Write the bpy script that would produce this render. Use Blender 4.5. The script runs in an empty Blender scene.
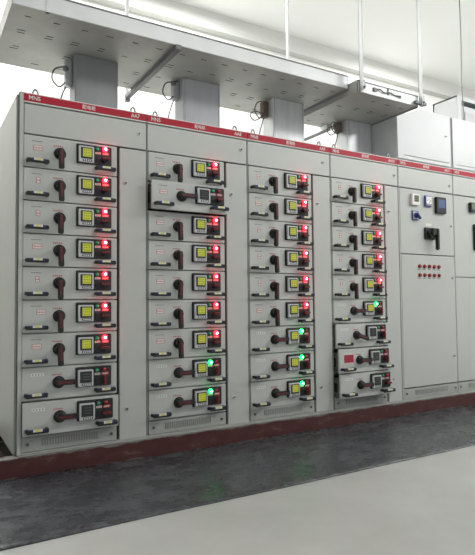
import bpy, bmesh, math, random
from mathutils import Vector, Matrix
random.seed(7)
PI = math.pi
S = bpy.context.scene
COL = S.collection

# ------------------------------------------------------------------ materials
def mat(name, col, rough=.5, metal=0., bump=0., bscale=40., var=0., vscale=6., emit=None, estr=0., stretch=None, spec=.5, coat=0.):
    m = bpy.data.materials.new(name); m.use_nodes = True
    nt = m.node_tree; b = nt.nodes['Principled BSDF']
    b.inputs['Base Color'].default_value = (*col, 1)
    b.inputs['Roughness'].default_value = rough
    b.inputs['Metallic'].default_value = metal
    b.inputs['Specular IOR Level'].default_value = spec
    b.inputs['Coat Weight'].default_value = coat
    if emit:
        b.inputs['Emission Color'].default_value = (*emit, 1); b.inputs['Emission Strength'].default_value = estr
    if bump or var:
        tc = nt.nodes.new('ShaderNodeTexCoord'); mp = nt.nodes.new('ShaderNodeMapping')
        nt.links.new(tc.outputs['Object'], mp.inputs['Vector'])
        if stretch: mp.inputs['Scale'].default_value = stretch
    if var:
        n = nt.nodes.new('ShaderNodeTexNoise'); n.inputs['Scale'].default_value = vscale; n.inputs['Detail'].default_value = 6
        n.inputs['Roughness'].default_value = .6
        nt.links.new(mp.outputs['Vector'], n.inputs['Vector'])
        r = nt.nodes.new('ShaderNodeValToRGB')
        r.color_ramp.elements[0].position = .3; r.color_ramp.elements[1].position = .7
        r.color_ramp.elements[0].color = (*[c * (1 - var) for c in col], 1)
        r.color_ramp.elements[1].color = (*[min(1, c * (1 + var * .7)) for c in col], 1)
        nt.links.new(n.outputs['Fac'], r.inputs['Fac']); nt.links.new(r.outputs['Color'], b.inputs['Base Color'])
    if bump:
        n2 = nt.nodes.new('ShaderNodeTexNoise'); n2.inputs['Scale'].default_value = bscale; n2.inputs['Detail'].default_value = 4
        nt.links.new(mp.outputs['Vector'], n2.inputs['Vector'])
        bp = nt.nodes.new('ShaderNodeBump'); bp.inputs['Strength'].default_value = bump; bp.inputs['Distance'].default_value = .01
        nt.links.new(n2.outputs['Fac'], bp.inputs['Height']); nt.links.new(bp.outputs['Normal'], b.inputs['Normal'])
    return m

M = {}
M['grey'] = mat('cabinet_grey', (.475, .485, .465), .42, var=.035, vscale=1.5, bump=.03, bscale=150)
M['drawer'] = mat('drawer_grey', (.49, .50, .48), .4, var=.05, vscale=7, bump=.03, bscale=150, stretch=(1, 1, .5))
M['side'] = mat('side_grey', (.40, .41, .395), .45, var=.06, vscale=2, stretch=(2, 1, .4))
M['vent'] = mat('vent_grey', (.36, .365, .35), .5, var=.10, vscale=9)
M['dark'] = mat('dark_gap', (.03, .03, .03), .8)
M['steel'] = mat('steel_inside', (.30, .30, .30), .5, .6)
M['black'] = mat('black_plastic', (.012, .012, .013), .35)
M['blackm'] = mat('black_matte', (.02, .02, .022), .6)
M['silver'] = mat('silver_bezel', (.55, .56, .57), .35, .2)
M['white'] = mat('white_plastic', (.75, .75, .72), .45)
M['label'] = mat('white_label', (.68, .68, .65), .5)
M['redink'] = mat('red_ink', (.50, .09, .10), .5)
M['redp'] = mat('red_plastic', (.26, .016, .022), .35)
M['redk'] = mat('dark_red_plastic', (.10, .014, .016), .4)
M['strip'] = mat('red_strip', (.40, .015, .035), .5, spec=.25, var=.08, vscale=30)
M['ink'] = mat('dark_ink', (.10, .10, .10), .6)
M['inkg'] = mat('grey_ink', (.25, .25, .24), .6)
M['scron'] = mat('lit_yellow_screen', (.25, .27, .02), .3, emit=(.48, .49, .04), estr=.5)
M['scrd'] = mat('screen_digits', (.10, .11, .01), .3, emit=(.20, .22, .02), estr=.5)
M['scroff'] = mat('dark_screen', (.035, .04, .042), .15)
M['scroff2'] = mat('dark_screen_digits', (.07, .075, .075), .3)
M['greenoff'] = mat('green_lens', (.03, .32, .13), .25)
M['redoff'] = mat('red_lens', (.45, .02, .03), .25)
M['redlit'] = mat('red_lamp_lit', (.8, .05, .06), .3, emit=(1, .006, .016), estr=22)
M['redcore'] = mat('red_lamp_core', (1, .5, .5), .3, emit=(1, .42, .45), estr=34)
M['greenlit'] = mat('green_lamp_lit', (.05, .8, .3), .3, emit=(.006, 1, .10), estr=8)
M['greencore'] = mat('green_lamp_core', (.5, 1, .7), .3, emit=(.25, 1, .38), estr=16)
M['blue'] = mat('blue_band', (.025, .04, .17), .35)
M['bluep'] = mat('blue_plastic', (.05, .09, .30), .35)
M['yellow'] = mat('yellow_sticker', (.66, .62, .22), .4)
M['chrome'] = mat('chrome', (.55, .55, .55), .25, 1.)
M['chromed'] = mat('lock_keyhole', (.10, .10, .10), .4, .5)
M['redst'] = mat('red_sticker', (.33, .015, .035), .5, var=.15, vscale=60)
M['scrblue'] = mat('blue_screen', (.06, .09, .20), .2, emit=(.12, .18, .38), estr=.35)
M['lcd'] = mat('grey_lcd', (.16, .18, .12), .3)
M['glass'] = mat('dark_window', (.05, .055, .06), .1)
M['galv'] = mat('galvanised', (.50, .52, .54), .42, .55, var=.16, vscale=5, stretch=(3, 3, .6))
M['galvd'] = mat('galvanised_dull', (.30, .305, .315), .5, .35, var=.10, vscale=4, stretch=(2, 2, .5))  # trim metal, also the leftmost riser with shade put into its tone
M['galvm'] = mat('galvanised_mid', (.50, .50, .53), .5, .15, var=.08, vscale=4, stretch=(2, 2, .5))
M['galvb'] = mat('galvanised_bright', (.66, .67, .69), .38, .3, var=.14, vscale=5, stretch=(3, 3, .5))  # lighter copy: stronger light on the right-hand risers painted in
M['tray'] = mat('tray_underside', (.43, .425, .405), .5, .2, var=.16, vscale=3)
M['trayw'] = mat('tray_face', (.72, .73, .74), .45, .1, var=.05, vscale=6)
M['slot'] = mat('tray_slot', (.05, .05, .05), .8)
M['boxw'] = mat('white_box', (.57, .58, .60), .4, var=.03, vscale=3)
M['brown'] = mat('brown_tape', (.16, .12, .10), .7, var=.3, vscale=40)
M['wire'] = mat('wire_grey', (.16, .16, .165), .5)
M['eye'] = mat('lifting_eye', (.30, .31, .32), .4, .7)

def nodes_mat(name):
    m = bpy.data.materials.new(name); m.use_nodes = True
    nt = m.node_tree; return m, nt, nt.nodes['Principled BSDF']
def ramp(nt, fac, stops):
    r = nt.nodes.new('ShaderNodeValToRGB'); cr = r.color_ramp
    while len(cr.elements) < len(stops): cr.elements.new(.5)
    for e, (p, c) in zip(cr.elements, stops): e.position = p; e.color = (*c, 1)
    nt.links.new(fac, r.inputs['Fac']); return r
def noise(nt, scale, detail=5, vec=None, rough=.6, st=None):
    tc = nt.nodes.new('ShaderNodeTexCoord'); mp = nt.nodes.new('ShaderNodeMapping')
    nt.links.new(tc.outputs['Object'], mp.inputs['Vector'])
    if st: mp.inputs['Scale'].default_value = st
    n = nt.nodes.new('ShaderNodeTexNoise'); n.inputs['Scale'].default_value = scale; n.inputs['Detail'].default_value = detail
    n.inputs['Roughness'].default_value = rough
    nt.links.new(mp.outputs['Vector'], n.inputs['Vector']); return n

# worn red-brown channel
m, nt, b = nodes_mat('worn_red_channel'); M['plinth'] = m
n = noise(nt, 9, 8, rough=.65, st=(1, 1, 2.2))
r = ramp(nt, n.outputs['Fac'], [(.0, (.035, .007, .007)), (.50, (.062, .013, .012)), (.60, (.075, .022, .019)), (.70, (.11, .075, .065))])
# dust and bare metal along the channel's two lips (worn edges keep their place on the steel)
sx = nt.nodes.new('ShaderNodeSeparateXYZ'); tc = nt.nodes.new('ShaderNodeTexCoord'); nt.links.new(tc.outputs['Object'], sx.inputs[0])
mr = nt.nodes.new('ShaderNodeMapRange'); mr.inputs[1].default_value = .005; mr.inputs[2].default_value = .045; mr.inputs[3].default_value = -.25; mr.inputs[4].default_value = .35
nt.links.new(sx.outputs['Z'], mr.inputs[0])
mr2 = nt.nodes.new('ShaderNodeMapRange'); mr2.inputs[1].default_value = -.05; mr2.inputs[2].default_value = -.085; mr2.inputs[3].default_value = -.25; mr2.inputs[4].default_value = .35
nt.links.new(sx.outputs['Z'], mr2.inputs[0])
mx = nt.nodes.new('ShaderNodeMath'); mx.operation = 'MAXIMUM'; nt.links.new(mr.outputs[0], mx.inputs[0]); nt.links.new(mr2.outputs[0], mx.inputs[1])
nz = noise(nt, 6, 7, rough=.7, st=(1, 1, 3)); ad = nt.nodes.new('ShaderNodeMath'); nt.links.new(nz.outputs['Fac'], ad.inputs[0]); nt.links.new(mx.outputs[0], ad.inputs[1])
rm = ramp(nt, ad.outputs[0], [(.60, (0, 0, 0)), (.72, (1, 1, 1))])
mc = nt.nodes.new('ShaderNodeMix'); mc.data_type = 'RGBA'; nt.links.new(rm.outputs['Color'], mc.inputs['Factor']); nt.links.new(r.outputs['Color'], mc.inputs['A']); mc.inputs['B'].default_value = (.17, .165, .15, 1)
nt.links.new(mc.outputs['Result'], b.inputs['Base Color']); b.inputs['Roughness'].default_value = .55
# rubber mat
m, nt, b = nodes_mat('black_rubber'); M['mat'] = m
n = noise(nt, 7, 10, rough=.78, st=(1, 1.6, 1))
r = ramp(nt, n.outputs['Fac'], [(.30, (.022, .024, .028)), (.50, (.042, .046, .053)), (.62, (.082, .088, .098)), (.76, (.22, .225, .235))])
nt.links.new(r.outputs['Color'], b.inputs['Base Color'])
n2 = noise(nt, 11, 5, st=(1, 1, 1)); bp = nt.nodes.new('ShaderNodeBump'); bp.inputs['Strength'].default_value = .55; bp.inputs['Distance'].default_value = .012
nt.links.new(n2.outputs['Fac'], bp.inputs['Height']); nt.links.new(bp.outputs['Normal'], b.inputs['Normal'])
r2 = ramp(nt, n.outputs['Fac'], [(.3, (.16,) * 3), (.7, (.38,) * 3)]); nt.links.new(r2.outputs['Color'], b.inputs['Roughness'])
# floor
m, nt, b = nodes_mat('epoxy_floor'); M['floor'] = m
n = noise(nt, 2.5, 6)
r = ramp(nt, n.outputs['Fac'], [(.3, (.40, .41, .395)), (.7, (.49, .50, .485))])
nt.links.new(r.outputs['Color'], b.inputs['Base Color']); b.inputs['Roughness'].default_value = .35
M['wall'] = mat('cream_plaster', (.80, .795, .765), .8, var=.02, vscale=.7, bump=.04, bscale=30)
M['beam'] = mat('beam_paint', (.56, .56, .54), .8, var=.02)  # greyer than the wall: ceiling-corner shade put into its colour
M['ceil'] = mat('ceiling_paint', (.86, .86, .85), .85)
M['trench'] = mat('trench_concrete', (.035, .033, .032), .8, var=.4, vscale=10)

# ------------------------------------------------------------------ mesh builder
class MB:
    def __init__(s): s.bm = bmesh.new(); s.mats = []
    def mi(s, k):
        if k not in s.mats: s.mats.append(k)
        return s.mats.index(k)
    def box(s, x0, x1, y0, y1, z0, z1, m, bev=0, rot=None, piv=None):
        t = bmesh.new(); bmesh.ops.create_cube(t, size=1)
        for v in t.verts:
            v.co = Vector(((x0 + x1) / 2 + v.co.x * (x1 - x0), (y0 + y1) / 2 + v.co.y * (y1 - y0), (z0 + z1) / 2 + v.co.z * (z1 - z0)))
        if bev: bmesh.ops.bevel(t, geom=t.edges[:], offset=bev, segments=2, affect='EDGES', clamp_overlap=True)
        if rot: bmesh.ops.rotate(t, verts=t.verts, cent=piv or (0, 0, 0), matrix=rot)
        return s.merge(t, m)
    def cyl(s, c, r, d, m, axis='Y', seg=20, r2=None, bev=0, rot=None, piv=None):
        t = bmesh.new(); bmesh.ops.create_cone(t, cap_ends=True, segments=seg, radius1=r, radius2=r if r2 is None else r2, depth=d)
        if bev: bmesh.ops.bevel(t, geom=[e for e in t.edges if len(e.link_faces) == 2 and any(len(f.verts) > 4 for f in e.link_faces)], offset=bev, segments=2, affect='EDGES', clamp_overlap=True)
        if axis == 'Y': bmesh.ops.rotate(t, verts=t.verts, matrix=Matrix.Rotation(PI / 2, 3, 'X'))   # +z end -> -y
        if axis == 'X': bmesh.ops.rotate(t, verts=t.verts, matrix=Matrix.Rotation(PI / 2, 3, 'Y'))
        bmesh.ops.translate(t, verts=t.verts, vec=c)
        if rot: bmesh.ops.rotate(t, verts=t.verts, cent=piv or (0, 0, 0), matrix=rot)
        return s.merge(t, m, smooth=True)
    def dome(s, c, r, m, sy=1.):
        t = bmesh.new(); bmesh.ops.create_uvsphere(t, u_segments=16, v_segments=8, radius=r)
        for v in t.verts: v.co.y *= sy
        bmesh.ops.translate(t, verts=t.verts, vec=c)
        return s.merge(t, m, smooth=True)
    def prism(s, pts, y0, y1, m):
        t = bmesh.new(); a = [t.verts.new((x, y0, z)) for x, z in pts]; b = [t.verts.new((x, y1, z)) for x, z in pts]
        t.faces.new(a); t.faces.new(b[::-1]); n = len(pts)
        for i in range(n): t.faces.new((a[i], b[i], b[(i + 1) % n], a[(i + 1) % n]))
        bmesh.ops.recalc_face_normals(t, faces=t.faces); return s.merge(t, m)
    def tube(s, pts, r, m, seg=8, closed=False, sub=6):
        P = [Vector(p) for p in pts]; Q = []
        n = len(P)
        rng = range(n if closed else n - 1)
        for i in rng:
            if closed: p0, p1, p2, p3 = P[i - 1], P[i], P[(i + 1) % n], P[(i + 2) % n]
            else: p0, p1, p2, p3 = P[max(i - 1, 0)], P[i], P[i + 1], P[min(i + 2, n - 1)]
            for k in range(sub):
                u = k / sub
                Q.append(.5 * ((2 * p1) + (-p0 + p2) * u + (2 * p0 - 5 * p1 + 4 * p2 - p3) * u * u + (-p0 + 3 * p1 - 3 * p2 + p3) * u ** 3))
        if not closed: Q.append(P[-1])
        t = bmesh.new(); rings = []
        for i, q in enumerate(Q):
            if closed: d = Q[(i + 1) % len(Q)] - Q[i - 1]
            else: d = Q[min(i + 1, len(Q) - 1)] - Q[max(i - 1, 0)]
            d.normalize(); a = d.cross(Vector((.31, .2, .93))).normalized(); b2 = d.cross(a)
            rings.append([t.verts.new(q + (a * math.cos(2 * PI * k / seg) + b2 * math.sin(2 * PI * k / seg)) * r) for k in range(seg)])
        L = len(rings)
        for i in range(L if closed else L - 1):
            A, B = rings[i], rings[(i + 1) % L]
            for k in range(seg): t.faces.new((A[k], A[(k + 1) % seg], B[(k + 1) % seg], B[k]))
        if not closed: t.faces.new(rings[0]); t.faces.new(rings[-1][::-1])
        bmesh.ops.recalc_face_normals(t, faces=t.faces); return s.merge(t, m, smooth=True)
    def text(s, txt, x, z, y, size, m, align='CENTER', sx=1.):
        cu = bpy.data.curves.new('t', 'FONT'); cu.body = txt; cu.size = size; cu.align_x = align; cu.align_y = 'CENTER'; cu.extrude = .0004
        cu.offset = size * .012
        o = bpy.data.objects.new('t', cu); COL.objects.link(o)
        dg = bpy.context.evaluated_depsgraph_get(); me = bpy.data.meshes.new_from_object(o.evaluated_get(dg))
        t = bmesh.new(); t.from_mesh(me)
        for v in t.verts: v.co = Vector((x + v.co.x * sx, y - v.co.z, z + v.co.y))
        bpy.data.objects.remove(o); bpy.data.curves.remove(cu); bpy.data.meshes.remove(me)
        return s.merge(t, m)
    def merge(s, t, m, smooth=False):
        i = s.mi(m); me = bpy.data.meshes.new('tmp')
        for f in t.faces: f.material_index = i; f.smooth = smooth and len(f.verts) <= 4
        t.to_mesh(me); t.free(); s.bm.from_mesh(me); bpy.data.meshes.remove(me); return s
    def mesh(s, name):
        me = bpy.data.meshes.new(name); s.bm.to_mesh(me); s.bm.free()
        for k in s.mats: me.materials.append(M[k])
        return me
    def obj(s, name, parent=None, loc=(0, 0, 0), label=None):
        return link(name, s.mesh(name), parent, loc, label)
def link(name, me, parent=None, loc=(0, 0, 0), label=None):
    o = bpy.data.objects.new(name, me); COL.objects.link(o); o.location = loc
    if parent: o.parent = parent
    if label: o['label'] = label
    return o
def thing(name, label, cat, loc=(0, 0, 0), group=None):
    return tag(link(name, None, None, loc), label, cat, group)
def tag(o, label, cat, group=None):
    o['label'] = label; o['category'] = cat
    if group: o['group'] = group
    return o
def struct(o): o['kind'] = 'structure'; return o

# ------------------------------------------------------------------ levels (metres; cabinets' front faces at y = 0)
FZ = -.08                                   # floor
DEP = 1.0
ZB, ZV, ZD, ZH, ZT = .045, .148, 1.95, 2.141, 2.203
X = [-.008, .778, 1.574, 2.378, 3.168, 3.918, 4.70]
A = [.579, 1.382, 2.186, 2.988]             # right edge of the drawer column
ROW = .2

# ------------------------------------------------------------------ shared sub-part meshes of a drawer (local: x from left edge, z from bottom edge, width .575, height .19)
W, H = .57, .194
def drawer_mesh():
    m = MB()
    m.box(0, W, 0, .018, 0, H, 'drawer', .0025)
    m.box(.012, .016, .018, .42, .015, H - .03, 'steel'); m.box(W - .016, W - .012, .018, .42, .015, H - .03, 'steel')   # tray sides
    m.box(.012, W - .012, .018, .42, .011, .015, 'steel'); m.box(.012, W - .012, .416, .42, .015, H - .03, 'steel')
    for k in range(5): m.box(.008, .0125, .05 + k * .07, .09 + k * .07, .05, .12, 'dark')
    return m.mesh('drawer')
D_ME = drawer_mesh()
def handle_mesh():
    m = MB(); L = .055
    for sx in (-1, 1): m.box(sx * L - .010, sx * L + .010, -.038, 0, -.010, .010, 'black', .003)
    m.box(-L - .008, L + .008, -.048, -.028, -.0145, .0100, 'black', .004)
    m.box(-.040, .040, -.0487, -.0300, -.003, .0108, 'blue', .002)
    m.box(-.026, .026, -.0494, -.034, -.002, .0113, 'label')
    m.box(-.012, .014, -.0500, -.034, -.0015, .0117, 'yellow')
    return m.mesh('pull_handle')
HAN = handle_mesh()
def rotary_mesh():
    m = MB()
    m.cyl((0, -.003, 0), .037, .006, 'blackm', seg=28, bev=.001)
    m.cyl((0, -.017, 0), .031, .026, 'black', seg=28, r2=.027, bev=.003)
    m.box(-.0155, .0155, -.052, -.026, -.100, .026, 'black', .005)
    m.box(-.008, .008, -.0535, -.045, -.070, .018, 'redk', .001)
    return m.mesh('rotary_handle')
ROT = rotary_mesh()
def panel_mesh():
    m = MB()
    m.box(0, .223, -.010, 0, 0, .124, 'black', .004)
    m.box(.004, .219, -.0115, -.009, .004, .120, 'blackm', .001)
    m.box(.116, .150, -.013, -.010, .070, .083, 'label'); m.box(.160, .204, -.013, -.010, .068, .085, 'redink')
    for x0 in (.122, .131, .140): m.box(x0, x0 + .006, -.0135, -.012, .073, .080, 'redink')
    for x0 in (.168, .178, .188): m.box(x0, x0 + .007, -.0135, -.012, .073, .080, 'label')
    m.box(.120, .146, -.016, -.010, .022, .055, 'black', .003); m.box(.162, .204, -.016, -.010, .014, .062, 'black', .003)
    return m.mesh('control_panel')
PAN = panel_mesh()
def meter_mesh(on):
    m = MB()
    m.box(0, .094, -.018, 0, 0, .102, 'silver', .003)
    m.box(.011, .084, -.0195, -.017, .022, .093, 'blackm', .001)
    m.box(.024, .077, -.0203, -.018, .034, .086, 'scron' if on else 'scroff')
    d = 'scrd' if on else 'scroff2'
    for zz in (.040, .056, .072):
        for xx in (.031, .042, .053, .064):
            m.box(xx, xx + .006, -.0208, -.0200, zz, zz + .007, d)
    m.box(.022, .082, -.0195, -.017, .006, .019, 'blackm')
    for xx in (.028, .041, .054, .067): m.box(xx, xx + .008, -.0203, -.019, .009, .016, 'white')
    return m.mesh('power_meter')
MET = {True: meter_mesh(True), False: meter_mesh(False)}
def lamp_mesh(kind):
    m = MB()
    m.cyl((0, -.005, 0), .0145, .010, 'black', seg=20)
    if kind == 'g0': m.dome((0, -.010, 0), .0115, 'greenoff', .7)
    if kind == 'r0': m.dome((0, -.010, 0), .0115, 'redoff', .7)
    if kind == 'r1': m.dome((0, -.014, 0), .0165, 'redlit', .9); m.dome((0, -.0225, 0), .0085, 'redcore', .9)
    if kind == 'g1': m.dome((0, -.014, 0), .0165, 'greenlit', .9); m.dome((0, -.0225, 0), .0085, 'greencore', .9)
    return m.mesh('indicator_lamp')
LAMP = {k: lamp_mesh(k) for k in ('g0', 'r0', 'r1', 'g1')}
def knob_mesh():
    m = MB()
    m.cyl((0, -.008, 0), .019, .016, 'black', seg=20, bev=.002)
    m.box(-.007, .007, -.036, -.014, -.026, .026, 'redp', .003)
    m.box(-.004, .004, -.0367, -.03, -.020, .020, 'redk')
    return m.mesh('selector_knob')
KNOB = knob_mesh()
def plate_mesh(kind, w=.048, h=.028):
    m = MB()
    if kind == 'framed':
        for (a, b2, c, d) in ((0, w, 0, .0025), (0, w, h - .0025, h), (0, .0025, 0, h), (w - .0025, w, 0, h)): m.box(a, b2, -.0016, 0, c, d, 'redink')
        m.box(.002, w - .002, -.0012, 0, .002, h - .002, 'label')
        k = .006
        while k < w - .008: m.box(k, k + .005, -.0018, -.001, h * .35, h * .65, 'redink'); k += .009
    else:
        m.box(0, .075, -.0015, 0, 0, .018, 'label')
        for k in range(4): m.box(.008 + k * .017, .014 + k * .017, -.002, -.001, .004, .014, 'inkg')
    return m.mesh('label_plate')
PLW = plate_mesh('framed', .054, .030); PLN = plate_mesh('framed', .024, .034); PLT = plate_mesh('plain')
def marks_mesh():
    m = MB()                                    # fine print above the name plate and the handle
    for k in range(7): m.box(.046 + k * .009, .052 + k * .009, -.0011, .001, H - .036, H - .032, 'ink')
    return m.mesh('fine_print')
def text_mesh():
    m = MB()
    for k in range(5): m.box(.172 + k * .012, .179 + k * .012, -.0014, -.0008, H - .053, H - .045, 'redink')
    return m.mesh('switch_caption')
MARK = marks_mesh(); CAP = text_mesh()
STK = MB().box(0, .095, -.0015, 0, 0, .062, 'redst').mesh('red_sticker')

def drawer(cab, x, z, w, y, state, row, plate, lang=None, sticker=False, handle_y=0.):
    lab = None
    if y < -.02: lab = 'withdrawable drawer pulled slightly forward out of the column'
    d = link('drawer', D_ME, cab, (x, y, z), lab); d.scale = (w / W, 1, 1)
    link('pull_handle', HAN, d, (.077, 0, H - .160)); link('pull_handle', HAN, d, (.488, 0, H - .160))
    c = link('control_panel', PAN, d, (.309, 0, H - .138))
    link('power_meter', MET[state in ('red', 'green')], d, (.319, -.0115, H - .132), 'square meter with lit yellow screen' if state != 'off' else 'square meter with dark screen')
    link('green_lamp', LAMP['g1' if state == 'green' else 'g0'], d, (.437, -.011, H - .038), 'green indicator lamp, lit' if state == 'green' else 'green indicator lamp, unlit')
    link('red_lamp', LAMP['r1' if state == 'red' else 'r0'], d, (.484, -.011, H - .036), 'red indicator lamp, lit' if state == 'red' else 'red indicator lamp, unlit')
    k = link('selector_knob', KNOB, d, (.484, -.015, H - .098)); k.rotation_euler.y = PI / 2 if state == 'red' or row in (1, 8) and state == 'off' else 0
    r = link('rotary_handle', ROT, d, (.210, 0, H - .095))
    a = {'red': random.uniform(-.05, .03), 'green': -PI / 2, 'off': -PI / 2}[state] if lang is None else lang
    r.rotation_euler.y = a
    if plate == 'w': link('label_plate', PLW, d, (.055, 0, H - .090))
    elif plate == 'n': link('label_plate', PLN, d, (.072, 0, H - .090))
    elif plate == 'w2': link('label_plate', PLW, d, (.080, 0, H - .086))
    else: link('label_plate', PLT, d, (.050, 0, H - .052), 'plain white label')
    if plate != 'p': link('fine_print', MARK, d)
    link('switch_caption', CAP, d)
    if sticker: link('red_sticker', STK, d, (.052, -.001, H - .110), 'rectangular red sticker')
    return d

# ------------------------------------------------------------------ cabinets
def lock(parent, x, z, y=0.):
    m = MB(); m.cyl((0, -.003, 0), .0135, .006, 'silver', seg=16, bev=.001); m.cyl((0, -.008, 0), .0065, .006, 'chromed', seg=12)
    return m.obj('lock', parent, (x, y, z), 'round chrome lock')

def cabinet_shell(i, x0, x1, a, label):
    """an Empty at the base centre; parts in world-aligned local coordinates"""
    cx = (x0 + x1) / 2
    t = thing('switchgear_cabinet', label, 'electrical cabinet', (cx, 0, ZB), 'low voltage switchgear cabinets in one row')
    def L(x): return x - cx
    m = MB(); g = 'grey'
    l, r = L(x0) + .001, L(x1) - .001
    sk = .0015
    xl = l - (.022 if i == 0 else 0)
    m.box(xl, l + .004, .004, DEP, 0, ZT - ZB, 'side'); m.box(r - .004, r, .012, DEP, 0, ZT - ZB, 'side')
    m.box(l, r, .012, DEP, ZT - ZB - .004, ZT - ZB, g); m.box(l, r, .012, DEP, 0, .004, g); m.box(l, r, DEP - .004, DEP, 0, ZT - ZB, g)
    m.box(l, r, .025, .05, ZD - ZB - .03, ZD - ZB + .01, 'dark')
    m.box(l, r, -.004, .03, 0, .010, 'vent')
    if a:
        m.box(L(a) - .010, L(a) + .014, .0195, .6, 0, ZD - ZB, 'dark'); m.box(l + .004, L(x0 + .014), .0195, .05, 0, ZD - ZB, 'dark')
        for k in range(10):                       # rails between the drawers
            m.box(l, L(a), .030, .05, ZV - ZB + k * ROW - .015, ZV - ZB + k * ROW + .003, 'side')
    if i == 0:
        m.box(xl, l, -.004, .03, 0, ZT - ZB, g, .002)      # corner post
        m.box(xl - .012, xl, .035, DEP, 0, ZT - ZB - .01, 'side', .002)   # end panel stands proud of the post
    m.obj('body', t)
    # header panel
    h = MB().box(l + .005, r - .005, 0, .02, ZD - ZB + .005, ZH - ZB - .007, g, .002).obj('header_panel', t)
    # name strip
    m = MB(); z0, z1 = ZH - ZB, ZT - ZB
    m.box(l + .003, r - .003, 0, .02, z0, z1, 'grey', .001)
    m.box(l + .002, r - .002, -.002, .004, z0 + .003, z1 - .003, 'label'); m.box(l + .002, r - .002, -.0032, .004, z0 + .009, z1 - .008, 'strip')
    zc = (z0 + z1) / 2
    w = x1 - x0
    m.text('MNS', l + .028, zc, -.0036, .036, 'label', 'LEFT', .95)
    m.text('配电柜', l + w * .50, zc, -.0036, .030, 'label', 'CENTER', .95)
    m.text('AA%d' % (7 + i), r - .080, zc, -.0036, .036, 'label', 'CENTER', .90)
    m.obj('name_strip', t, label='red name strip with white lettering')
    for x in ((.075, w - .085) if i < 4 else ()):
        m = MB(); m.tube([(-.014, 0, 0), (-.013, 0, .025), (0, 0, .038), (.013, 0, .025), (.014, 0, 0)], .0065, 'eye')
        m.box(-.022, .022, -.012, .012, -.001, .005, 'eye')
        m.obj('lifting_eye', t, (L(x0 + x), .035, ZT - ZB))
    return t, L, l, r, h

def vent_panel(t, x0, x1, n=22):
    m = MB(); z0, z1 = .012, ZV - ZB - .005
    m.box(x0, x1, 0.002, .02, z0, z1, 'vent', .002)
    w = x1 - x0; a = x0 + w * .20; b = x0 + w * .80; p = (b - a) / n
    for k in range(n):
        m.box(a + k * p, a + k * p + p * .45, -.0005, .003, z0 + .028, z1 - .018, 'inkg')
        m.box(a + k * p + p * .45, a + k * p + p * .85, -.003, .003, z0 + .028, z1 - .018, 'vent')
    for x in (x0 + .035, x1 - .035): m.cyl((x, 0, (z0 + z1) / 2), .009, .008, 'chromed', seg=12)
    return m.obj('vent_panel', t)

AA = ['leftmost grey switchgear cabinet, strip lettered AA7, next-to-bottom drawer unlit',
      'grey switchgear cabinet lettered AA8 whose second drawer from the top is pulled out',
      'grey switchgear cabinet lettered AA9 with three green lamps in its bottom drawers',
      'grey switchgear cabinet lettered AA10 with its three bottom drawers pulled out',
      'pale grey cabinet with two rows of five red buttons and a large black switch',
      'pale grey cabinet cut by the right edge, tall dark window beside the meter']
states = ['RRRRRRRoo', 'RoRRRRRGG', 'RRRRRRGGG', 'RRRRRGooo']
plates = [['w', 'n', 'n', 'w', 'n', 'w2', 'w', 'p', 'p'], ['w'] * 7 + ['p', 'p'], ['n', 'w', 'n', 'n', 'n', 'w', 'p', 'p', 'p'], ['n'] * 5 + ['p'] * 4]
pull = {(0, 8): -.035, (1, 1): -.060, (3, 6): -.028, (3, 7): -.058, (3, 8): -.068}
dl = [.004, .011, .011, .011]
zbot = [.150, .148, .136, .140]
sm = {'R': 'red', 'G': 'green', 'o': 'off'}
locks_h = [(.722, 2.056), (1.520, 2.060), (2.330, 2.06), (3.119, 2.046), (3.868, 2.028)]
for i in range(4):
    t, L, l, r, h = cabinet_shell(i, X[i], X[i + 1], A[i], AA[i])
    lock(h, L(locks_h[i][0]) if i != 2 else L(2.30), locks_h[i][1] - ZB)
    zb = zbot[i]; rp = (ZD - zb) / 9; x0 = X[i] + dl[i]; w = A[i] - x0 - .008
    for k in range(9):
        z = ZD - (k + 1) * rp + .003 - ZB
        lang = None
        if (i, k) == (3, 6): lang = -PI / 2 + .35
        d = drawer(t, L(x0), z, w, pull.get((i, k), 0.), sm[states[i][k]], k, plates[i][k], lang, sticker=(i, k) == (3, 7))
        if rp < .199 or True: d.scale.z = (rp - .006) / H
    vent_panel(t, L(x0), L(A[i]) - .008)
    a = L(A[i]) + .010
    dr = MB().box(a, r - .005, 0, .02, .008, ZD - ZB - .005, 'grey', .0025).obj('cable_door', t)
    lock(dr, a + .040, 1.715 - ZB); lock(dr, a + .050, .245 - ZB)

# cabinet five
t, L, l, r, h = cabinet_shell(4, X[4], X[5], None, AA[4])
lock(h, L(3.868), 2.028 - ZB)
ZM = 1.348
up = MB().box(l + .018, r - .003, 0, .02, ZM - ZB + .004, ZD - ZB - .005, 'grey', .0025).obj('upper_door', t)
lo = MB().box(l + .018, r - .003, 0, .02, ZV - ZB + .004, ZM - ZB - .003, 'grey', .0025).obj('lower_door', t)
MB().box(l + .001, l + .014, 0, .02, .012, ZD - ZB - .005, 'grey', .001).obj('frame_post', t)
vent_panel(t, l + .018, r - .003, 26)
lock(up, L(3.872), 1.638 - ZB); lock(lo, L(3.872), 1.141 - ZB); lock(lo, L(3.872), .40 - ZB)
def inst(name, parent, x0, x1, z0, z1, label, build):
    m = MB(); build(m, x1 - x0, z1 - z0); return m.obj(name, parent, (L(x0), 0, z0 - ZB), label)
def b_white(m, w, h):
    m.box(0, w, -.028, 0, 0, h, 'white', .004); m.box(w * .25, w * .85, -.0295, -.027, h * .28, h * .88, 'lcd', .001)
    for k in range(3): m.box(w * .32, w * .78, -.030, -.029, h * (.36 + k * .17), h * (.42 + k * .17), 'scroff')
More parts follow.
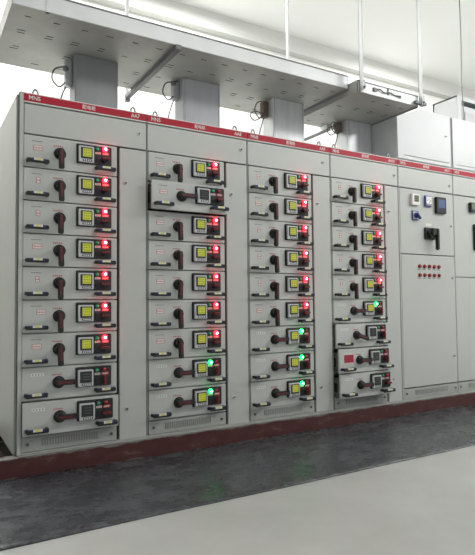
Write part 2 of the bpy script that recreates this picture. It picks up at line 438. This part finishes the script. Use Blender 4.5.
def b_amm(m, w, h):
    m.box(0, w, -.020, 0, 0, h, 'bluep', .004); m.box(w * .12, w * .92, -.022, -.018, h * .10, h * .92, 'white', .001)
    m.tube([(w * .25, -.0225, h * .5), (w * .5, -.0225, h * .72), (w * .78, -.0225, h * .5)], .0012, 'ink', seg=5)
    m.box(w * .48, w * .52, -.0235, -.022, h * .30, h * .66, 'ink', rot=Matrix.Rotation(.6, 3, 'Y'), piv=(w * .5, 0, h * .3))
    m.box(w * .12, w * .92, -.0235, -.021, h * .10, h * .26, 'inkg')
def b_multi(m, w, h):
    m.box(0, w, -.030, 0, 0, h, 'black', .005); m.box(w * .20, w * .82, -.0315, -.028, h * .34, h * .84, 'scrblue', .001)
    for k in range(3): m.box(w * .28, w * .74, -.0322, -.0313, h * (.45 + k * .13), h * (.49 + k * .13), 'scroff2')
    for k in range(4): m.box(w * (.22 + k * .15), w * (.31 + k * .15), -.0325, -.029, h * .14, h * .22, 'blue', .001)
def b_sel(m, w, h):
    m.box(0, w, -.012, 0, 0, h, 'bluep', .003); m.box(w * .1, w * .9, -.0135, -.01, h * .1, h * .9, 'silver', .001)
    m.cyl((w / 2, -.022, h / 2), .026, .022, 'blue', seg=20, bev=.003)
    m.box(-.010, .010, -.050, -.024, -.042, .020, 'blue', .004, rot=Matrix.Rotation(-.9, 3, 'Y')) if False else None
    m.box(w / 2 - .010, w / 2 + .010, -.050, -.024, h / 2 - .045, h / 2 + .020, 'blue', .004, rot=Matrix.Rotation(-.8, 3, 'Y'), piv=(w / 2, 0, h / 2))
inst('digital_meter', up, 3.318, 3.420, 1.797, 1.900, 'white square meter with grey display', b_white)
inst('ammeter', up, 3.503, 3.590, 1.797, 1.900, 'small dial meter with white face and blue rim', b_amm)
inst('power_analyser', up, 3.645, 3.782, 1.745, 1.900, 'black instrument with blue screen', b_multi)
inst('selector_switch', up, 3.333, 3.420, 1.660, 1.748, 'blue rotary selector switch', b_sel)
m = MB()
m.box(-.070, .070, -.020, 0, -.055, .055, 'blackm', .004); m.cyl((.0, -.035, 0), .047, .03, 'black', seg=28, bev=.004)
m.box(.022, .062, -.075, -.045, -.155, .045, 'black', .008); m.box(-.03, .062, -.070, -.040, -.02, .045, 'black', .008)
m.obj('breaker_handle', up, (L(3.562), 0, 1.547 - ZB), 'large black switch handle turned down')
MB().box(-.04, .04, -.0015, 0, -.012, .012, 'label').obj('label_plate', up, (L(3.555), 0, 1.632 - ZB))
m = MB(); m.cyl((0, -.003, 0), .018, .006, 'redp', seg=18); m.cyl((0, -.009, 0), .0155, .014, 'redp', seg=18, bev=.003)
btn = m.mesh('push_button')
for zz in (1.241, 1.160):
    for k in range(5):
        link('push_button', btn, lo, (L(3.421 + k * .0655), 0, zz - ZB), 'round dark red push button')
        MB().box(-.020, .020, -.0012, 0, -.004, .004, 'inkg').obj('label_plate', lo, (L(3.421 + k * .0655), 0, zz - ZB - .028))

# cabinet six
t, L, l, r, h = cabinet_shell(5, X[5], X[6], None, AA[5])
lock(h, L(4.64), 2.028 - ZB)
ZM = 1.150
up = MB().box(l + .003, r - .003, 0, .02, ZM - ZB + .003, ZD - ZB - .005, 'grey', .0025).obj('upper_door', t)
lo = MB().box(l + .003, r - .003, 0, .02, ZV - ZB + .004, ZM - ZB - .003, 'grey', .0025).obj('lower_door', t)
vent_panel(t, l + .003, r - .003, 26)
lock(up, L(4.64), 1.60 - ZB); lock(lo, L(4.64), .9 - ZB)
def b_m6(m, w, h):
    m.box(0, w, -.030, 0, 0, h, 'black', .004); m.box(w * .15, w * .85, -.0315, -.028, h * .28, h * .88, 'lcd', .001)
    for k in range(4): m.box(w * (.18 + k * .17), w * (.28 + k * .17), -.0325, -.029, h * .08, h * .2, 'bluep', .001)
inst('digital_meter', up, 4.145, 4.245, 1.795, 1.890, 'black square meter with grey display', b_m6)
m = MB()
m.box(0, .24, -.022, 0, 0, .262, 'black', .005); m.box(.02, .22, -.024, -.02, .02, .242, 'glass', .002); m.box(.06, .18, -.0255, -.023, .10, .19, 'inkg', .001)
m.obj('breaker_window', up, (L(4.203), 0, 1.415 - ZB), 'tall black-framed breaker window')

# ------------------------------------------------------------------ plinth, mat, floor, walls
m = MB(); xa, xb = -1.6, X[6] + .02
m.box(xa, xb, -.035, -.027, FZ, .0385, 'plinth', .001)            # web
m.box(xa, xb, -.028, .045, .033, .0385, 'plinth'); m.box(xa, xb, -.028, .045, FZ, FZ + .006, 'plinth')
m.box(xa, xb, DEP - .05, DEP, FZ, .0385, 'plinth')
for x in (-.95, .0, .78, 1.575, 2.38, 3.17, 3.92, xb - .03): m.box(x, x + .045, .045, DEP - .05, .0, .038, 'vent')
pl = m.obj('steel_plinth'); tag(pl, 'worn red-brown steel channel plinth running under the whole cabinet row', 'plinth')
# mortar / dirty grey sill strip between channel and cabinets
m = MB().box(-.02, X[6], -.020, DEP - .02, .0396, ZB - .0006, 'vent')
pk = m.obj('packing_strip'); tag(pk, 'thin dirty grey strip packed between the cabinets and the red channel', 'strip')

bm = MB(); t_ = bmesh.new()
nx, ny = 160, 26; x0, x1, y0, y1 = -2.2, 7.0, -.972, -.036
vs = []
from mathutils import noise as NZ
for j in range(ny + 1):
    row = []
    for i in range(nx + 1):
        x = x0 + (x1 - x0) * i / nx; y = y0 + (y1 - y0) * j / ny
        e = .012 * NZ.noise(Vector((x * 1.1, 0, 3))) if j == 0 else 0
        z = FZ + .007 + max(0, .006 * NZ.noise(Vector((x * 1.8, y * 3.2, 0))) + .003 * NZ.noise(Vector((x * 7, y * 9, 4)))) * min(1, j / 2.)
        row.append(t_.verts.new((x, y + e, z)))
    vs.append(row)
for j in range(ny):
    for i in range(nx): t_.faces.new((vs[j][i], vs[j][i + 1], vs[j + 1][i + 1], vs[j + 1][i]))
r_ = bmesh.ops.extrude_face_region(t_, geom=t_.faces[:])
for v in [g for g in r_['geom'] if isinstance(g, bmesh.types.BMVert)]: v.co.z = FZ + .0005
bmesh.ops.recalc_face_normals(t_, faces=t_.faces)
bm.merge(t_, 'mat', True)
tag(bm.obj('rubber_mat'), 'dark grey insulating rubber mat lying along the foot of the cabinets', 'mat')

m = MB()
FX0, FX1, FY0, FY1 = -4., 12., -7., 2.6
TX1, TY0, TY1 = -.02, .06, .94          # cable trench mouth
m.box(FX0, FX1, FY0, TY0, FZ - .1, FZ, 'floor'); m.box(FX0, FX1, TY1, FY1, FZ - .1, FZ, 'floor'); m.box(TX1 + .05, FX1, TY0, TY1, FZ - .1, FZ, 'floor')
m.box(FX0, TX1, TY0, TY1, FZ - .7, FZ - .6, 'trench')
m.box(FX0, TX1, TY0 - .05, TY0, FZ - .6, FZ - .002, 'trench'); m.box(FX0, TX1, TY1, TY1 + .05, FZ - .6, FZ - .002, 'trench'); m.box(TX1, TX1 + .0499, TY0, TY1, FZ - .6, FZ - .001, 'trench')
struct(m.obj('floor'))
struct(MB().box(FX0, FX1, 2.5, 2.6, FZ, 4.62, 'wall').obj('wall_back'))
struct(MB().box(FX1, FX1 + .1, FY0, 2.6, FZ, 4.62, 'wall').obj('wall_right'))
struct(MB().box(FX0 - .1, FX0, FY0, 2.6, FZ, 4.62, 'wall').obj('wall_left'))
struct(MB().box(FX0, FX1, FY0, 2.6, 4.52, 4.62, 'ceil').obj('ceiling'))
struct(MB().box(FX0, FX1, 2.38, 2.5, 4.30, 4.52, 'beam').obj('trim_1'))

# ------------------------------------------------------------------ busbar risers
rx = [(.375, .678), (1.193, 1.512), (2.026, 2.351), (2.855, 3.160)]
rl = ['dull grey sheet-metal busbar duct rising from the AA7 cabinet', 'grey sheet-metal busbar duct rising from the AA8 cabinet',
      'streaky galvanised busbar duct rising from the AA9 cabinet', 'bright galvanised busbar duct beside the white box on the right']
for k, (a, b) in enumerate(rx):
    t = thing('busbar_riser', rl[k], 'duct', ((a + b) / 2, .38, ZT + .001), 'busbar risers above the cabinets')
    w = (b - a) / 2; top = (2.648 if k < 3 else 2.598) - ZT
    m = MB(); mm = ('galvd', 'galvm', 'galvb', 'galvb')[k]  # tones step lighter rightward: the row's light gradient painted into the ducts
    m.box(-w, w, -.08, .08, 0, top, mm, .003)
    m.box(-w + .012, -w + .015, -.0815, -.08, .01, top, 'galvd'); m.box(w - .015, w - .012, -.0815, -.08, .01, top, 'galvd')
    m.obj('duct_body', t)
    m = MB(); fe = .02 if k < 3 else .003
    m.box(-w - .02, w + fe, -.10, .10, 0, .008, mm, .001)
    for sx in (-1, 1) if k < 3 else (-1,):
        for q in (-.7, 0, .7): m.cyl((sx * (w + .010), q * .08, .011), .005, .006, 'chrome', 'Z', 8)
    m.obj('base_flange', t)
    # joint box with loops of earth wire on its left
    c = thing('joint_box', ['small grey joint box with hanging wire left of the AA7 duct', 'small grey joint box with looped wire left of the AA8 duct',
                            'tan joint box with looped wires left of the AA9 duct', 'brown taped joint box with looped wires near the white box'][k], 'joint box', (a - .045, .40, 2.50 if k else 2.44), 'joint boxes on the risers')
    m = MB(); q = 'brown'
    m.box(-.004, .041, -.03, .03, .0, (.135 if k < 3 else .09) if k else .19, q if k > 1 else 'galv', .004)
    if k == 3: m.dome((-.01, -.01, .05), .040, q, .8); m.dome((.0, -.01, .01), .03, q)
    if k < 2: m.dome((0, -.02, .12), .022, 'wire')
    m.obj('box', c)
    m = MB(); m.tube([(-.02, -.02, .13 if k < 3 else .08), (-.075, -.03, .10 if k < 3 else .075), (-.095, -.03, .03), (-.05, -.03, -.02), (-.005, -.02, .02)], .0055, 'wire')
    m.obj('wire_loop', c)
    m = MB(); m.tube([(0, -.02, -.01), (-.025, -.03, -.07), (-.045, -.02, -.16), (-.035, -.01, -.288 if k else -.228)], .0055, 'wire')
    m.obj('earth_wire', c)
    if k >= 2:
        m = MB(); m.tube([(.0, -.02, .02), (-.09, -.03, .03), (-.14, -.03, -.01), (-.10, -.03, -.05), (-.01, -.02, 0)], .005, 'wire'); m.obj('wire_loop', c)

# ------------------------------------------------------------------ overhead trays
def tray(t, x0, x1, y0, y1, z0, z1, cx, nslots, seed, hgt):
    rnd = random.Random(seed); m = MB()
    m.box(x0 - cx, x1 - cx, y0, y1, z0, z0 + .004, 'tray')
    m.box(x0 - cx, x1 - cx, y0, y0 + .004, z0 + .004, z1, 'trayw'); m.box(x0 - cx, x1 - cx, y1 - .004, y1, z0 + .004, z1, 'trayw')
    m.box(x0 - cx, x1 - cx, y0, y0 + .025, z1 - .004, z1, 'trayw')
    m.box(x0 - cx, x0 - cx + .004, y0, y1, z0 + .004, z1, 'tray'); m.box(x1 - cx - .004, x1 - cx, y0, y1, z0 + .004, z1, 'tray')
    m.box(x0 - cx, x1 - cx, y0 - .004, y0, z1 - .010, z1 - .002, 'wire')
    yy = [y0 + (y1 - y0) * f for f in (.12, .34, .38, .62, .66, .88)]
    x = x0 + .08
    while x < x1 - .05:
        for y in yy:
            if rnd.random() < .8: m.box(x - cx + rnd.uniform(-.01, .01), x - cx + .045, y, y + .009, z0 - .0008, z0 + .002, 'slot')
        x += .17
    return m.obj('tray_body', t)
t = thing('cable_tray', 'long slotted grey cable tray hanging over the left three cabinets', 'cable tray', (1.2, 0, 2.65), 'overhead cable trays')
o = tray(t, -.10, 2.452, -.15, .72, 0, .11, 1.2, 0, 1, .11)
m = MB(); m.box(-.02, .02, -.17, .86, -.035, -.002, 'wire', .002); m.box(-.02, .02, .83, .86, -.06, -.03, 'galvd'); m.obj('support_bar', t, (.94 - 1.2, 0, 0))
m = MB(); m.box(-.008, .008, -.15, .72, -.012, .0, 'galvd', .001); m.obj('end_rail', t, (2.446 - 1.2, 0, 0))
for x, y in ((.1, -.13), (.94, .84), (.94, -.155), (.1, .70)):
    MB().box(-.012, .012, -.012, .012, .0, 4.52 - 2.65, 'trayw', .002).obj('hanger_rod', t, (x - 1.2, y - .012 if y < 0 else y + .012, 0)) if x != .94 or y > 0 else None
t = thing('cable_tray', 'pale cable tray hung on white posts in front of the white box', 'cable tray', (2.8, 0, 2.60), 'overhead cable trays')
o = tray(t, 2.462, 3.163, -.25, .60, 0, .095, 2.8, 0, 2, .095)
m = MB()
m.tube([(-.15, -.254, .045), (-.10, -.262, .055), (-.05, -.258, .040), (.02, -.262, .050), (.08, -.258, .040), (.14, -.262, .045)], .005, 'wire', seg=6)
m.box(-.17, -.13, -.262, -.250, .030, .062, 'wire', .003); m.box(.12, .15, -.262, -.250, .028, .05, 'inkg', .003); m.box(-.005, .005, -.258, -.25, .03, .085, 'wire')
m.obj('cable_lashing', t)
for x, l_ in ((2.50, 0), (3.19, 0)):
    m = MB(); m.box(-.022, -.018, -.018, .018, -.0, 4.52 - 2.60, 'boxw'); m.box(-.022, .022, .014, .018, -.0, 4.52 - 2.60, 'boxw'); m.box(-.018, .014, -.012, .013, .02, .09, 'galvd')
    m.cyl((.0, -.020, .03), .008, .012, 'chromed', seg=8)
    m.obj('hanger_post', t, (x - 2.8, -.275, .0 if x < 3 else .0))
m = MB(); m.box(-.06, .075, -.285, -.255, .010, .035, 'wire', .002); m.obj('post_bracket', t, (3.16 - 2.8, 0, 0))
MB().box(-.025, .025, .50, 1.17, -.046, -.001, 'trayw', .002).box(-.027, .027, .50, 1.17, -.052, -.0465, 'wire').obj('support_bar', t, (0, 0, 0))
MB().box(-.012, .012, 1.12, 1.144, -.001, 4.52 - 2.60, 'trayw', .002).obj('hanger_rod', t)
MB().box(3.150 - 2.8, 3.163 - 2.8, -.25, .295, -.012, -.0005, 'galvd').obj('end_rail', t)

# ------------------------------------------------------------------ white boxes over the right cabinets
t = thing('cable_box', 'pale box with a cut upper-left corner on top of the button cabinet', 'box', (3.53, 0, ZT + .001), 'white boxes above the right cabinets')
m = MB(); c = 3.53
m.prism([(3.165 - c, 0), (3.912 - c, 0), (3.912 - c, .515), (3.50 - c, .515), (3.165 - c, .393)], .012, .75, 'boxw'); m.obj('body', t)
m = MB(); m.prism([(3.175 - c, .012), (3.900 - c, .012), (3.900 - c, .505), (3.505 - c, .505), (3.172 - c, .386)], -.002, .0115, 'boxw')
m.box(3.26 - c, 3.87 - c, -.006, -.001, .045, .050, 'inkg')
dd = m.obj('cover', t); lock(dd, 3.83 - c, .30, -.002)
t = thing('cable_box', 'plain pale box cut by the right edge of the view, above the rightmost cabinet', 'box', (4.31, 0, ZT + .001), 'white boxes above the right cabinets')
c = 4.31
m = MB(); m.box(3.922 - c, 4.70 - c, .012, .75, 0, .515, 'boxw', .002); m.obj('body', t)
m = MB(); m.box(3.932 - c, 4.69 - c, -.002, .0115, .012, .505, 'boxw', .003); m.box(3.99 - c, 4.65 - c, -.005, -.001, .045, .049, 'inkg'); dd = m.obj('cover', t); lock(dd, 4.62 - c, .30, -.002)

# open-fronted white housing behind
t = thing('ventilation_housing', 'white metal housing with open front behind the pale boxes, top right', 'housing', (5.25, .6, ZT + .517))
HD = .34; zb = 0; zt = 3.30 - (ZT + .515)
m = MB(); x0, x1 = 4.82 - 5.25, 5.75 - 5.25
m.box(x0, x0 + .02, 0, HD, zb, zt, 'boxw', .003); m.box(x1 - .02, x1, 0, HD, zb, zt, 'boxw', .003)
m.box(x0, x1, 0, HD, zt - .02, zt, 'boxw', .003); m.box(x0, x1, 0, HD, zb, zb + .02, 'boxw', .003); m.box(x0, x1, HD - .02, HD, zb, zt, 'boxw')
m.box(x0 + .001, x0 + .07, -.008, -.0005, zb, zt - .051, 'boxw'); m.box(x1 - .09, x1 - .001, -.008, -.0005, zb, zt - .051, 'boxw'); m.box(x0 + .001, x1 - .001, -.009, -.0005, zt - .05, zt - .001, 'boxw')
m.obj('casing', t)
m = MB(); m.box(x0 + .13, x1 - .1, .03, .06, zb + .04, zt - .09, 'boxw', .004); m.box(x0 + .17, x1 - .14, .022, .0295, zb + .09, zt - .16, 'galvm', .002)
for k in range(4): m.box(x0 + .19, x1 - .16, .014, .0215, zb + .12 + k * .045, zb + .13 + k * .045, 'boxw')
m.obj('inner_panel', t)
m = MB(); m.tube([(0, 0, 4.52), (.01, 0, 3.9), (0, 0, 3.4), (.02, 0, 3.0), (.02, .02, 2.72)], .006, 'inkg')
tag(m.obj('hanging_cable', None, (4.71, .45, 0)), 'thin grey cable hanging from the ceiling in front of the white housing', 'cable')

# ------------------------------------------------------------------ light
w = bpy.data.worlds.new('world'); S.world = w; w.use_nodes = True
w.node_tree.nodes['Background'].inputs['Color'].default_value = (.95, .98, 1, 1); w.node_tree.nodes['Background'].inputs['Strength'].default_value = .55
def area(name, loc, sx, sy, e, rot=(0, 0, 0), col=(.99, 1, .965)):
    l = bpy.data.lights.new(name, 'AREA'); l.shape = 'RECTANGLE'; l.size = sx; l.size_y = sy; l.energy = e; l.color = col
    o = bpy.data.objects.new(name, l); COL.objects.link(o); o.location = loc; o.rotation_euler = rot; return o
for k, (x, y, e) in enumerate([(-1.5, -3.2, 10), (2.0, -3.2, 42), (5.5, -3.2, 150), (8.0, -3.0, 190)]):  # unseen point lights added in front to brighten right cabinets and ceiling
    l = bpy.data.lights.new('globe_light', 'POINT'); l.energy = e * 1.25; l.shadow_soft_size = .3; l.color = (.99, 1, .965)
    o = bpy.data.objects.new('globe_light', l); COL.objects.link(o); o.location = (x, y, 3.9)
for x, e in ((-.5, 110), (2.0, 90), (5.5, 60)): area('ceiling_tube_light', (x, 1.6, 4.45), 1.2, .3, e)  # area lights added out of view to wash the back wall

# ------------------------------------------------------------------ camera
cam = bpy.data.cameras.new('camera'); co = bpy.data.objects.new('camera', cam); COL.objects.link(co)
yaw, pitch, roll = [math.radians(a) for a in (30.88158, 2.65903, -.53224)]
f = Vector((math.sin(yaw) * math.cos(pitch), math.cos(yaw) * math.cos(pitch), math.sin(pitch)))
r = Vector((math.cos(yaw), -math.sin(yaw), 0)); u = r.cross(f)
r, u = math.cos(roll) * r + math.sin(roll) * u, -math.sin(roll) * r + math.cos(roll) * u
mw = Matrix(((r.x, u.x, -f.x), (r.y, u.y, -f.y), (r.z, u.z, -f.z))).to_4x4(); mw.translation = (-.56985, -3.42698, .92161)
co.matrix_world = mw
cam.sensor_fit = 'HORIZONTAL'; cam.sensor_width = 36; cam.lens = 546.15 / 475 * 36; cam.clip_start = .05
S.camera = co
S.view_settings.view_transform = 'Standard'; S.view_settings.look = 'None'; S.view_settings.gamma = 1; S.view_settings.exposure = .0
S.view_settings.use_curve_mapping = False
